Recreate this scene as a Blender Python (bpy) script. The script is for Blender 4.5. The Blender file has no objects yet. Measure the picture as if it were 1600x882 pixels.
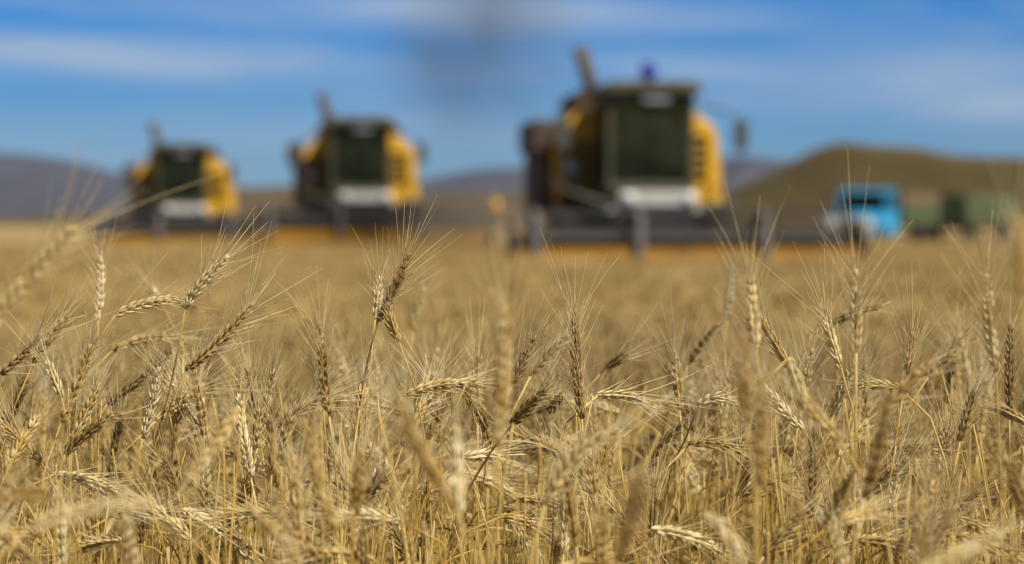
import bpy, bmesh, math, random
import numpy as np
from mathutils import Vector, Matrix, Euler

R = math.radians
rnd = random.Random(11)
scene = bpy.context.scene
COL = scene.collection

# ------------------------------------------------------------------ camera
CAM_Z = 1.37
PITCH = math.atan(0.02435)
FPX = 1600 * 85.0 / 36.0                       # focal length in photo pixels
cd = bpy.data.cameras.new('camera')
cam = bpy.data.objects.new('camera', cd); COL.objects.link(cam)
cam.location = (0, 0, CAM_Z)
cam.rotation_euler = (math.pi / 2 - PITCH, 0, 0)
cd.lens = 85; cd.sensor_width = 36; cd.sensor_fit = 'HORIZONTAL'
cd.clip_start = 0.05; cd.clip_end = 60000
cd.dof.use_dof = True; cd.dof.focus_distance = 2.8; cd.dof.aperture_fstop = 3.9
scene.camera = cam

def at(px, py, Y):
    """World point seen at photo pixel (px, py) at distance Y in front of the camera."""
    u = (px - 800) / FPX; v = (441 - py) / FPX
    s, c = math.sin(PITCH), math.cos(PITCH)
    d = Vector((u, c + v * s, -s + v * c))
    k = Y / d.y
    return Vector((u * k, Y, CAM_Z + d.z * k))

# ------------------------------------------------------------------ world, sun, exposure
SUN_EL, SUN_AZ = 48.5, 134.0                   # azimuth clockwise from +Y
world = bpy.data.worlds.new('World'); scene.world = world; world.use_nodes = True
wn = world.node_tree; wn.nodes.clear()
def N(tree, t, **kw):
    n = tree.nodes.new(t)
    for k, v in kw.items(): setattr(n, k, v)
    return n
def L(tree, a, b): tree.links.new(a, b)
wo = N(wn, 'ShaderNodeOutputWorld'); bg = N(wn, 'ShaderNodeBackground')
sky = N(wn, 'ShaderNodeTexSky', sky_type='NISHITA', sun_disc=False)
sky.sun_elevation = R(SUN_EL); sky.sun_rotation = R(SUN_AZ)
sky.altitude = 1500; sky.air_density = 1.0; sky.dust_density = 0.2; sky.ozone_density = 2.0
tc = N(wn, 'ShaderNodeTexCoord'); sx = N(wn, 'ShaderNodeSeparateXYZ')
L(wn, tc.outputs['Generated'], sx.inputs[0])
def wmath(op, a, b=None, c=None, clamp=False):
    m = N(wn, 'ShaderNodeMath', operation=op); m.use_clamp = clamp
    for i, q in enumerate((a, b, c)):
        if q is None: continue
        if isinstance(q, (int, float)): m.inputs[i].default_value = q
        else: L(wn, q, m.inputs[i])
    return m.outputs[0]
# the blue of a clear dry steppe sky deepens quickly above the horizon
tint = N(wn, 'ShaderNodeValToRGB')
L(wn, wmath('MULTIPLY', sx.outputs[2], 5.0), tint.inputs[0])
el = tint.color_ramp.elements
SKY_TINT = [(0.0, (0.22, 0.37, 0.60)), (0.20, (0.155, 0.345, 0.62)), (0.42, (0.018, 0.30, 0.68)), (0.62, (0.004, 0.27, 0.70)), (1.0, (0.20, 0.23, 0.27))]
el[0].position, el[0].color = SKY_TINT[0][0], (*SKY_TINT[0][1], 1)
el[1].position, el[1].color = SKY_TINT[-1][0], (*SKY_TINT[-1][1], 1)
for p, c in SKY_TINT[1:-1]:
    e = el.new(p); e.color = (*c, 1)
mul = N(wn, 'ShaderNodeMix', data_type='RGBA', blend_type='MULTIPLY')
mul.inputs[0].default_value = 1
L(wn, sky.outputs[0], mul.inputs[6]); L(wn, tint.outputs[0], mul.inputs[7])
# thin streaky cirrus: noise stretched along the horizon
azi = wmath('ARCTAN2', sx.outputs[0], sx.outputs[1])
cv = N(wn, 'ShaderNodeCombineXYZ')
L(wn, wmath('MULTIPLY', azi, 7.0), cv.inputs[0])
L(wn, wmath('ADD', wmath('MULTIPLY', sx.outputs[2], 42.0), wmath('MULTIPLY', azi, 1.6)), cv.inputs[1])
no = N(wn, 'ShaderNodeTexNoise'); no.inputs['Scale'].default_value = 1.0; no.inputs['Detail'].default_value = 4
no.inputs['Roughness'].default_value = 0.5; no.inputs['Distortion'].default_value = 0.3
L(wn, cv.outputs[0], no.inputs['Vector'])
cr = N(wn, 'ShaderNodeValToRGB'); cr.color_ramp.elements[0].position = 0.42; cr.color_ramp.elements[1].position = 0.72
cr.color_ramp.interpolation = 'EASE'
L(wn, no.outputs[0], cr.inputs[0])
# three broad cirrus banks (azimuth, height, half sizes, strength) where the photograph has them
banks = None
for (px, py, rx, ry, k, slope) in ((160, 92, 520, 34, .85, -.03), (780, 24, 560, 34, 1.0, -.02), (1330, 125, 420, 46, .8, -.05), (1560, 165, 170, 42, .75, 0), (1130, 150, 300, 40, .5, 0), (420, 205, 460, 40, .45, 0), (560, 120, 420, 36, .45, 0), (120, 10, 200, 14, .3, 0)):
    a0 = (px - 800) / FPX; z0 = (349 - py) / FPX
    da = wmath('SUBTRACT', azi, a0)
    q1 = wmath('POWER', wmath('ABSOLUTE', wmath('DIVIDE', da, rx / FPX)), 2.0)
    q2 = wmath('POWER', wmath('ABSOLUTE', wmath('DIVIDE', wmath('SUBTRACT', wmath('SUBTRACT', sx.outputs[2], z0), wmath('MULTIPLY', da, slope)), ry / FPX)), 2.0)
    g = wmath('MULTIPLY', wmath('EXPONENT', wmath('MULTIPLY', wmath('ADD', q1, q2), -1.0)), k)
    banks = g if banks is None else wmath('MAXIMUM', banks, g)
cl = wmath('ADD', wmath('MULTIPLY', banks, wmath('ADD', wmath('MULTIPLY', no.outputs[0], 2.0), -0.15)), wmath('MULTIPLY', cr.outputs[0], 0.26), clamp=True)
cmix = N(wn, 'ShaderNodeMix', data_type='RGBA'); cmix.inputs[7].default_value = (3.1, 3.95, 5.3, 1)
L(wn, wmath('MULTIPLY', cl, 0.85), cmix.inputs[0]); L(wn, mul.outputs[2], cmix.inputs[6])
L(wn, cmix.outputs[2], bg.inputs[0]); bg.inputs[1].default_value = 0.10
L(wn, bg.outputs[0], wo.inputs[0])

sd = bpy.data.lights.new('sun', 'SUN'); sd.energy = 5.0; sd.angle = R(0.53); sd.color = (1.0, 0.93, 0.80)
sun = bpy.data.objects.new('sun', sd); COL.objects.link(sun)
SUN_DIR = Vector((math.cos(R(SUN_EL)) * math.sin(R(SUN_AZ)), math.cos(R(SUN_EL)) * math.cos(R(SUN_AZ)), math.sin(R(SUN_EL))))
sun.rotation_euler = SUN_DIR.to_track_quat('Z', 'Y').to_euler()
sun.location = SUN_DIR * 200

vs = scene.view_settings
vs.view_transform = 'Standard'; vs.look = 'None'; vs.exposure = 0.33; vs.gamma = 1; vs.use_curve_mapping = False
scene.render.engine = 'CYCLES'
cy = scene.cycles
cy.max_bounces = 6; cy.diffuse_bounces = 2; cy.glossy_bounces = 3; cy.transmission_bounces = 4; cy.transparent_max_bounces = 8
cy.volume_bounces = 0; cy.caustics_reflective = False; cy.caustics_refractive = False
cy.use_denoising = True; cy.denoiser = 'OPENIMAGEDENOISE'; cy.sample_clamp_indirect = 6
cy.use_adaptive_sampling = False
scene.render.filter_size = 1.25

# ------------------------------------------------------------------ materials
def new_mat(name):
    m = bpy.data.materials.new(name); m.use_nodes = True
    t = m.node_tree; t.nodes.clear()
    return m, t
def straw(name, c_lo, c_mid, c_hi, rough=0.6, trans=0.10, nscale=70.0):
    """Dry straw: colour wanders along the plant and from plant to plant."""
    m, t = new_mat(name)
    o = N(t, 'ShaderNodeOutputMaterial'); p = N(t, 'ShaderNodeBsdfPrincipled'); tr = N(t, 'ShaderNodeBsdfTranslucent'); mx = N(t, 'ShaderNodeMixShader')
    oi = N(t, 'ShaderNodeObjectInfo'); tcx = N(t, 'ShaderNodeTexCoord'); n = N(t, 'ShaderNodeTexNoise')
    n.inputs['Scale'].default_value = nscale; n.inputs['Detail'].default_value = 3
    L(t, tcx.outputs['Object'], n.inputs['Vector'])
    a = N(t, 'ShaderNodeMath', operation='MULTIPLY_ADD'); a.inputs[1].default_value = 0.40
    L(t, oi.outputs['Random'], a.inputs[0])
    b = N(t, 'ShaderNodeMath', operation='MULTIPLY_ADD'); b.inputs[1].default_value = 1.5; b.inputs[2].default_value = -0.43
    L(t, n.outputs[0], b.inputs[0]); L(t, b.outputs[0], a.inputs[2])
    r = N(t, 'ShaderNodeValToRGB'); e = r.color_ramp.elements
    e[0].position = 0.05; e[0].color = (*c_lo, 1); e[1].position = 0.95; e[1].color = (*c_hi, 1)
    k = e.new(0.5); k.color = (*c_mid, 1)
    L(t, a.outputs[0], r.inputs[0]); L(t, r.outputs[0], p.inputs['Base Color']); L(t, r.outputs[0], tr.inputs[0])
    p.inputs['Roughness'].default_value = rough; p.inputs['Specular IOR Level'].default_value = 0.3
    mx.inputs[0].default_value = trans
    L(t, p.outputs[0], mx.inputs[1]); L(t, tr.outputs[0], mx.inputs[2]); L(t, mx.outputs[0], o.inputs[0])
    return m
def paint(name, c, rough=0.45, metal=0.0, dirt=0.25, dirt_c=(0.20, 0.15, 0.09), scale=2.5, spec=0.5):
    """Painted or bare machine surface with dust worn into it."""
    m, t = new_mat(name)
    o = N(t, 'ShaderNodeOutputMaterial'); p = N(t, 'ShaderNodeBsdfPrincipled')
    tcx = N(t, 'ShaderNodeTexCoord'); n = N(t, 'ShaderNodeTexNoise'); n.inputs['Scale'].default_value = scale; n.inputs['Detail'].default_value = 6
    L(t, tcx.outputs['Object'], n.inputs['Vector'])
    r = N(t, 'ShaderNodeValToRGB'); r.color_ramp.elements[0].position = 0.42; r.color_ramp.elements[1].position = 0.72
    r.color_ramp.elements[0].color = (0, 0, 0, 1); r.color_ramp.elements[1].color = (dirt, dirt, dirt, 1)
    L(t, n.outputs[0], r.inputs[0])
    mx = N(t, 'ShaderNodeMix', data_type='RGBA'); mx.inputs[6].default_value = (*c, 1); mx.inputs[7].default_value = (*dirt_c, 1)
    L(t, r.outputs[0], mx.inputs[0]); L(t, mx.outputs[2], p.inputs['Base Color'])
    ra = N(t, 'ShaderNodeMath', operation='MULTIPLY_ADD'); ra.inputs[1].default_value = 0.6; ra.inputs[2].default_value = rough
    L(t, r.outputs[0], ra.inputs[0]); L(t, ra.outputs[0], p.inputs['Roughness'])
    p.inputs['Metallic'].default_value = metal; p.inputs['Specular IOR Level'].default_value = spec
    L(t, p.outputs[0], o.inputs[0])
    return m
def land(name, stops, scale, detail=8, rough=0.95, stretch=(1, 1, 1), bump=0.0):
    m, t = new_mat(name)
    o = N(t, 'ShaderNodeOutputMaterial'); p = N(t, 'ShaderNodeBsdfPrincipled'); tcx = N(t, 'ShaderNodeTexCoord'); mp = N(t, 'ShaderNodeMapping')
    mp.inputs['Scale'].default_value = stretch
    n = N(t, 'ShaderNodeTexNoise'); n.inputs['Scale'].default_value = scale; n.inputs['Detail'].default_value = detail; n.inputs['Roughness'].default_value = 0.6
    L(t, tcx.outputs['Object'], mp.inputs[0]); L(t, mp.outputs[0], n.inputs['Vector'])
    r = N(t, 'ShaderNodeValToRGB'); e = r.color_ramp.elements
    e[0].position = stops[0][0]; e[0].color = (*stops[0][1], 1); e[1].position = stops[-1][0]; e[1].color = (*stops[-1][1], 1)
    for q, c in stops[1:-1]:
        k = e.new(q); k.color = (*c, 1)
    L(t, n.outputs[0], r.inputs[0]); L(t, r.outputs[0], p.inputs['Base Color'])
    p.inputs['Roughness'].default_value = rough; p.inputs['Specular IOR Level'].default_value = 0.1
    if bump:
        bn = N(t, 'ShaderNodeBump'); bn.inputs['Strength'].default_value = bump; bn.inputs['Distance'].default_value = 0.05
        L(t, n.outputs[0], bn.inputs['Height']); L(t, bn.outputs[0], p.inputs['Normal'])
    L(t, p.outputs[0], o.inputs[0])
    return m
def glass(name, tint_c, dust=0.15):
    m, t = new_mat(name)
    o = N(t, 'ShaderNodeOutputMaterial'); g = N(t, 'ShaderNodeBsdfGlossy'); tr = N(t, 'ShaderNodeBsdfTransparent'); mx = N(t, 'ShaderNodeMixShader'); fr = N(t, 'ShaderNodeFresnel')
    fr.inputs[0].default_value = 1.5; g.inputs['Roughness'].default_value = 0.06; tr.inputs[0].default_value = (*tint_c, 1)
    hf = N(t, 'ShaderNodeMath', operation='MULTIPLY'); hf.inputs[1].default_value = 0.7; L(t, fr.outputs[0], hf.inputs[0]); L(t, hf.outputs[0], mx.inputs[0]); L(t, tr.outputs[0], mx.inputs[1]); L(t, g.outputs[0], mx.inputs[2]); df = N(t, 'ShaderNodeBsdfDiffuse'); df.inputs[0].default_value = (0.19, 0.24, 0.17, 1); nz = N(t, 'ShaderNodeTexNoise'); nz.inputs['Scale'].default_value = 2.2; nz.inputs['Detail'].default_value = 4
    tcx = N(t, 'ShaderNodeTexCoord'); L(t, tcx.outputs['Object'], nz.inputs['Vector'])
    mr = N(t, 'ShaderNodeMapRange'); mr.inputs[1].default_value = .35; mr.inputs[2].default_value = .7; mr.inputs[3].default_value = .03; mr.inputs[4].default_value = .8 * dust; L(t, nz.outputs[0], mr.inputs[0])
    m2 = N(t, 'ShaderNodeMixShader'); L(t, mr.outputs[0], m2.inputs[0]); L(t, mx.outputs[0], m2.inputs[1]); L(t, df.outputs[0], m2.inputs[2]); L(t, m2.outputs[0], o.inputs[0])
    return m

M = {
 'ear_g': straw('ear_golden', (0.24, 0.14, 0.034), (0.54, 0.365, 0.115), (0.80, 0.63, 0.32)),
 'ear_p': straw('ear_pale', (0.46, 0.33, 0.12), (0.74, 0.59, 0.29), (0.88, 0.77, 0.50)),
 'ear_d': straw('ear_brown', (0.14, 0.08, 0.024), (0.36, 0.24, 0.082), (0.58, 0.43, 0.19)),
 'awn': straw('awn_straw', (0.56, 0.42, 0.18), (0.76, 0.61, 0.32), (0.88, 0.77, 0.50), rough=0.35, trans=0.18),
 'awn_b': straw('awn_dark', (0.26, 0.17, 0.06), (0.42, 0.295, 0.115), (0.58, 0.44, 0.20), rough=0.5, trans=0.12),  # darker copy of the awn straw, for the crop behind
 'ear_b': straw('ear_dark', (0.16, 0.092, 0.026), (0.36, 0.235, 0.076), (0.56, 0.41, 0.17)),  # darker husk straw, for the crop behind the nearest plants
 'stem': straw('stem_straw', (0.25, 0.145, 0.026), (0.52, 0.345, 0.082), (0.74, 0.58, 0.25), rough=0.4, trans=0.12, nscale=25),
 'leaf': straw('leaf_straw', (0.24, 0.145, 0.042), (0.48, 0.335, 0.115), (0.68, 0.53, 0.25), rough=0.55, trans=0.18, nscale=30),
}

# ------------------------------------------------------------------ mesh helpers
class MB:
    """Collects shapes and links them as one mesh object."""
    def __init__(s): s.v = []; s.f = []; s.mi = []; s.sm = []; s.n = 0
    def add(s, v, f, mi=0, smooth=True):
        v = np.asarray(v, float).reshape(-1, 3)
        s.v.append(v); b = s.n
        for q in f: s.f.append([i + b for i in q])
        s.mi += [mi] * len(f); s.sm += [smooth] * len(f); s.n += len(v)
    def mesh(s, name, mats):
        me = bpy.data.meshes.new(name)
        v = np.concatenate(s.v) if s.v else np.zeros((0, 3))
        me.from_pydata(v.tolist(), [], s.f)
        for m in mats: me.materials.append(m)
        me.polygons.foreach_set('material_index', s.mi); me.polygons.foreach_set('use_smooth', s.sm)
        me.update()
        return me
    def build(s, name, mats, parent=None, loc=None):
        if not isinstance(mats, (list, tuple)): mats = [mats]
        return link(name, s.mesh(name, mats), parent, loc)
    # --- shapes
    def tube(s, P, rad, sides=6, mi=0, cap=True, smooth=True):
        P = np.asarray(P, float); n = len(P)
        rad = np.full(n, rad) if np.isscalar(rad) else np.asarray(rad)
        T = np.gradient(P, axis=0); T /= np.linalg.norm(T, axis=1)[:, None] + 1e-12
        ref = np.array([0.31, 0.87, 0.12]) if abs(T[0] @ np.array([0.31, 0.87, 0.12])) < 0.85 else np.array([1.0, 0, 0])
        u = np.cross(T[0], ref); u /= np.linalg.norm(u)
        vs_ = []; ang = np.arange(sides) * 2 * math.pi / sides
        for i in range(n):
            u = u - T[i] * (u @ T[i]); u /= np.linalg.norm(u) + 1e-12
            w = np.cross(T[i], u)
            vs_.append(P[i] + rad[i] * (np.cos(ang)[:, None] * u + np.sin(ang)[:, None] * w))
        f = [[i * sides + j, i * sides + (j + 1) % sides, (i + 1) * sides + (j + 1) % sides, (i + 1) * sides + j] for i in range(n - 1) for j in range(sides)]
        if cap: f += [list(range(sides))[::-1], list(range((n - 1) * sides, n * sides))]
        s.add(np.concatenate(vs_), f, mi, smooth)
    def cyl(s, a, b, r, sides=16, mi=0, r2=None):
        s.tube([a, b], [r, r if r2 is None else r2], sides, mi, True, False)
    def box(s, lo, hi, mi=0, bev=0.0, mat=None):
        bm = bmesh.new(); bmesh.ops.create_cube(bm, size=1)
        lo, hi = Vector(lo), Vector(hi)
        for v in bm.verts: v.co = Vector((lo[k] + (v.co[k] + .5) * (hi[k] - lo[k]) for k in range(3)))
        if bev: bmesh.ops.bevel(bm, geom=bm.edges[:], offset=bev, segments=2, affect='EDGES', profile=0.5)
        if mat is not None: bm.transform(mat)
        s.frombm(bm, mi)
    def prism(s, poly, y0, y1, mi=0, bev=0.0, axis='y'):
        """Outline of (a, b) points pushed along an axis; 'y': a=x b=z, 'x': a=y b=z."""
        bm = bmesh.new()
        mk = (lambda a, b, t: (a, t, b)) if axis == 'y' else (lambda a, b, t: (t, a, b))
        A = [bm.verts.new(mk(a, b, y0)) for a, b in poly]; B = [bm.verts.new(mk(a, b, y1)) for a, b in poly]
        bm.faces.new(A); bm.faces.new(B[::-1])
        n = len(poly)
        for i in range(n): bm.faces.new((A[i], B[i], B[(i + 1) % n], A[(i + 1) % n]))
        bmesh.ops.recalc_face_normals(bm, faces=bm.faces[:])
        if bev: bmesh.ops.bevel(bm, geom=bm.edges[:], offset=bev, segments=2, affect='EDGES', profile=0.5)
        s.frombm(bm, mi)
    def frombm(s, bm, mi=0, smooth=False):
        bm.verts.index_update()
        s.add([v.co[:] for v in bm.verts], [[v.index for v in f.verts] for f in bm.faces], mi, smooth); bm.free()
    def lathe(s, prof, c, axis='x', sides=24, mi=0, smooth=True, closed=False):
        """prof: (radius, offset along the axis)."""
        vs_ = []; n = len(prof)
        for r, o in prof:
            for j in range(sides):
                a = 2 * math.pi * j / sides; p, q = r * math.cos(a), r * math.sin(a)
                vs_.append({'x': (c[0] + o, c[1] + p, c[2] + q), 'y': (c[0] + p, c[1] + o, c[2] + q), 'z': (c[0] + p, c[1] + q, c[2] + o)}[axis])
        f = [[i * sides + j, i * sides + (j + 1) % sides, ((i + 1) % n) * sides + (j + 1) % sides, ((i + 1) % n) * sides + j] for i in range(n if closed else n - 1) for j in range(sides)]
        if not closed: f += [list(range(sides)), list(range((n - 1) * sides, n * sides))[::-1]]
        s.add(vs_, f, mi, smooth)

def link(name, data, parent=None, loc=None):
    o = bpy.data.objects.new(name, data); COL.objects.link(o)
    if parent is not None: o.parent = parent
    if loc is not None: o.location = loc
    return o
def tag(o, label=None, cat=None, group=None, kind=None):
    if label: o['label'] = label
    if cat: o['category'] = cat
    if group: o['group'] = group
    if kind: o['kind'] = kind
    return o
def thing(name, label, cat, loc=(0, 0, 0), rz=0.0, group=None):
    o = link(name, None, None, loc); o.rotation_euler = (0, 0, rz); o.empty_display_size = 0.1
    return tag(o, label, cat, group)
def copy_tree(o, parent=None):
    c = o.copy(); COL.objects.link(c)
    if parent is not None: c.parent = parent
    for ch in list(o.children): copy_tree(ch, c)
    return c

# ------------------------------------------------------------------ terrain
_gy = [-40, 0, 2.5, 4, 7, 10, 15, 20, 30, 46, 60, 90, 200, 7000]
_gz = [.46, .45, .43, .385, .235, .145, .085, .035, .01, 0, 0, 0, 0, 0]
def sstep(a, b, t):
    t = min(1.0, max(0.0, (t - a) / (b - a))); return t * t * (3 - 2 * t)
def ground_z(x, y): return float(np.interp(y, _gy, _gz)) + 0.28 * sstep(5, 11, x) * sstep(56, 88, y) * (1 - sstep(150, 400, y)) + 0.27 * math.exp(-((x + 4.0) / 5.0) ** 2 - ((y - 69.0) / 8.0) ** 2)

g = MB()
xs = np.concatenate([[-4000, -2000, -900, -400, -200, -100, -60], np.linspace(-40, 40, 41), [60, 100, 200, 400, 900, 2000, 4000]])
ys = np.concatenate([[-40, -20, -10, -5], np.linspace(-2, 60, 80), np.linspace(62, 120, 30), [130, 150, 180, 220, 260, 320, 400, 700, 1100, 1700, 2600, 4000, 6500]])
gv = [(x, y, ground_z(x, y) + (0.012 * math.sin(x * 3.1) * math.sin(y * 2.3) if -2 < y < 60 else 0)) for y in ys for x in xs]
nx = len(xs)
g.add(gv, [[j * nx + i, j * nx + i + 1, (j + 1) * nx + i + 1, (j + 1) * nx + i] for j in range(len(ys) - 1) for i in range(nx - 1)])
M['soil'] = land('stubble_soil', [(0.3, (0.22, 0.15, 0.062)), (0.5, (0.34, 0.24, 0.10)), (0.72, (0.46, 0.34, 0.16))], 0.9, stretch=(1, 0.35, 1), bump=0.3)
tag(g.build('field_ground', M['soil']), 'straw strewn field soil under the wheat', kind='structure')

def ridge(name, pts, dist, depth, mat, base_drop=2.0, seed=1, rough=0.10, label=''):
    """A hill range whose crest passes through the skyline points, with a real front and back slope."""
    r = np.random.RandomState(seed)
    px = np.linspace(pts[0][0], pts[-1][0], 220)
    py = np.interp(px, [p[0] for p in pts], [p[1] for p in pts])
    ker = np.hanning(9); ker /= ker.sum(); py = np.convolve(np.pad(py, 4, mode='edge'), ker, 'valid')
    H = (349 - py) / FPX * dist + CAM_Z
    X = (px - 800) / FPX * dist
    prof = [(-1.0, 0.0), (-.8, .07), (-.62, .20), (-.45, .40), (-.3, .62), (-.17, .82), (-.07, .96), (0, 1.0), (.12, .95), (.35, .65), (.7, .25), (1.0, 0)]
    V = []
    ph = r.rand(6) * 6.28
    for k, (d, h) in enumerate(prof):
        for i in range(len(px)):
            a = px[i] * 0.02
            wob = sum(math.sin(a * f + ph[q] + d * 3.1 * (q + 1)) / (q + 1.3) for q, f in enumerate((1.0, 2.3, 3.9, 6.1)))
            hh = H[i] * h * (1 + rough * wob * (4 * h * (1 - h)))
            V.append((X[i] * (1 + d * depth / dist * 0.0), dist + d * depth + wob * depth * 0.08 * (1 - h), max(hh, 0) - base_drop * (h == 0)))
    n = len(px); m = MB()
    m.add(V, [[k * n + i, k * n + i + 1, (k + 1) * n + i + 1, (k + 1) * n + i] for k in range(len(prof) - 1) for i in range(n - 1)])
    return tag(m.build(name, mat), label, kind='structure')
M['far_rock'] = land('far_rock', [(0.3, (0.046, 0.048, 0.064)), (0.7, (0.085, 0.082, 0.10))], 0.006)
M['steppe'] = land('dry_steppe', [(0.3, (0.080, 0.056, 0.028)), (0.7, (0.13, 0.09, 0.043))], 0.012)
M['hill'] = land('hill_grass', [(0.30, (0.048, 0.036, 0.010)), (0.50, (0.076, 0.055, 0.017)), (0.68, (0.15, 0.088, 0.036))], 0.014)
ridge('mountains', [(-500, 250), (-200, 238), (0, 239), (60, 243), (120, 254), (170, 267), (215, 277), (300, 287), (380, 293), (480, 290), (640, 287), (700, 272), (760, 263), (850, 261), (960, 258), (1100, 248), (1160, 244), (1210, 249), (1280, 258), (1450, 270), (2100, 280)], 4800, 900, M['far_rock'], seed=3, label='bluish far mountain range along the horizon')
ridge('steppe_hills', [(-500, 343), (0, 341), (180, 334), (280, 314), (370, 297), (440, 291), (520, 296), (640, 302), (760, 301), (900, 304), (1100, 306), (1300, 312), (2100, 320)], 1700, 380, M['steppe'], seed=5, label='low brown hills behind the harvesters')
ridge('hill', [(1020, 340), (1080, 322), (1130, 302), (1180, 281), (1220, 262), (1252, 244), (1285, 229), (1318, 221), (1350, 227), (1400, 230), (1440, 232), (1480, 242), (1540, 246), (1600, 247), (1750, 252), (2300, 262)], 800, 190, M['hill'], seed=8, label='brown grassy hill on the right with a small peak')

# ------------------------------------------------------------------ wheat
def unit(v): return v / (np.linalg.norm(v) + 1e-12)
def frames(P):
    T = np.gradient(P, axis=0); T /= np.linalg.norm(T, axis=1)[:, None] + 1e-12
    return T
def resample(P, n):
    P = np.asarray(P, float); d = np.concatenate([[0], np.cumsum(np.linalg.norm(np.diff(P, axis=0), axis=1))])
    t = np.linspace(0, d[-1], n)
    return np.stack([np.interp(t, d, P[:, k]) for k in range(3)], 1), d[-1]
FL_T = [0.0, 0.22, 0.5, 0.78, 1.0]; FL_W = [0.35, 0.88, 1.0, 0.62, 0.07]
def floret(mb, c, ax, out, length, w, th, mi=0):
    ax = unit(ax); out = unit(out - ax * (out @ ax)); sd_ = np.cross(ax, out); V = []; S = 6
    for t, k in zip(FL_T, FL_W):
        for j in range(S):
            a = 2 * math.pi * j / S
            bul = 1.25 if math.sin(a) > 0.3 else 0.8              # the outer husk is keeled
            V.append(c + ax * length * t + (sd_ * math.cos(a) * w + out * math.sin(a) * th * bul) * k * 0.5)
    f = [[i * S + j, i * S + (j + 1) % S, (i + 1) * S + (j + 1) % S, (i + 1) * S + j] for i in range(len(FL_T) - 1) for j in range(S)]
    mb.add(np.array(V), f, mi)
    return c + ax * length

def ear_meshes(E, r, nsp=None, awn_len=(0.022, 0.075), awn_spread=1.0, fat=1.0, roll=None, ear=None, awn=None, miE=0, miA=0):
    """Spikelets in two opposed rows along E, each with three husks; long awns from the husk tips."""
    ear = ear or MB(); awn = awn or MB()
    _, Ln = resample(E, 4)
    nsp = nsp or max(10, int(Ln / 0.0050))
    P, Ln = resample(E, nsp + 1); T = frames(P)
    ear.tube(P, np.linspace(0.0012, 0.0006, len(P)), 5, miE)
    ref = np.array([0.2, 0.9, 0.3]); roll = r.uniform(0, math.pi) if roll is None else roll
    u = unit(np.cross(T[0], ref))
    for i in range(nsp):
        t = T[i]; u = unit(u - t * (u @ t)); w = np.cross(t, u)
        a = roll + r.uniform(-.12, .12)
        side = (math.cos(a) * u + math.sin(a) * w) * (1 if i % 2 else -1)
        lat = np.cross(t, side)
        f = i / (nsp - 1); size = (0.62 + 0.55 * math.sin(math.pi * min(1, (f * 0.85 + 0.18)))) * fat * r.uniform(.82, 1.12)
        if 0 < f < .9 and r.random() < .05: continue                   # a spikelet already shed
        sp = r.uniform(.18, .36)
        base = P[i] + side * 0.0012
        for q, (l, ln) in enumerate(((0, 1.0), (-1, .95), (1, .95))):
            axis = unit(t * math.cos(sp) + side * math.sin(sp) * (1.0 if q == 0 else .62) + lat * l * .30)
            tip = floret(ear, base + lat * l * 0.0017 + side * (0.0012 if q == 0 else 0.0), axis, side + lat * l * 0.8, 0.0122 * size * ln, 0.0033 * size, 0.0029 * size, miE)
            if q == 0 and r.random() < .6: continue
            if r.random() < .10: continue
            if f < .12 and r.random() < .6: continue
            al = r.uniform(*awn_len) * (0.5 + 0.7 * f) * (1.5 if r.random() < .15 else 1.0)
            d = unit(t * 1.0 + side * r.uniform(.12, .60) * awn_spread + lat * (l * r.uniform(.1, .5) + r.uniform(-.15, .15)) * awn_spread)
            bend = unit(side + lat * l * .5) * r.uniform(-.06, .16) * al
            pts = np.array([tip - axis * 0.001 + d * al * s_ + bend * s_ * s_ for s_ in (0, .3, .62, 1.0)])
            awn.tube(pts, [0.00048, 0.00042, 0.00032, 0.00014], 3, miA, cap=False)
    if True:  # terminal spikelet
        for q in range(3):
            a = q * 2.1 + r.random(); d = unit(T[-1] + .22 * (math.cos(a) * u + math.sin(a) * np.cross(T[-1], u)))
            tip = floret(ear, P[-1] - T[-1] * .003, d, u + d * .1, 0.0095 * fat, .0034, .003, miE)
            pts = np.array([tip + d * s_ * r.uniform(*awn_len) for s_ in (0, .5, 1)])
            awn.tube(pts, [0.00046, 0.00036, 0.00015], 3, miA, cap=False)
    return ear, awn
def stem_mesh(S, r, mb=None, mi=0, sides=6, thick=1.0):
    mb = mb or MB(); n = 16
    P, Ln = resample(S, n)
    rad = np.linspace(0.0018, 0.00105, n) * thick
    mb.tube(P, rad, sides, mi)
    for k in (0.32, 0.60):                                            # stem nodes
        i = int(k * (n - 1)); c = P[i]; t = unit(P[i + 1] - P[i])
        mb.tube([c - t * .003, c - t * .001, c + t * .001, c + t * .003], np.array([.0016, .0025, .0025, .0016]) * thick, sides, mi)
    return mb
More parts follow.
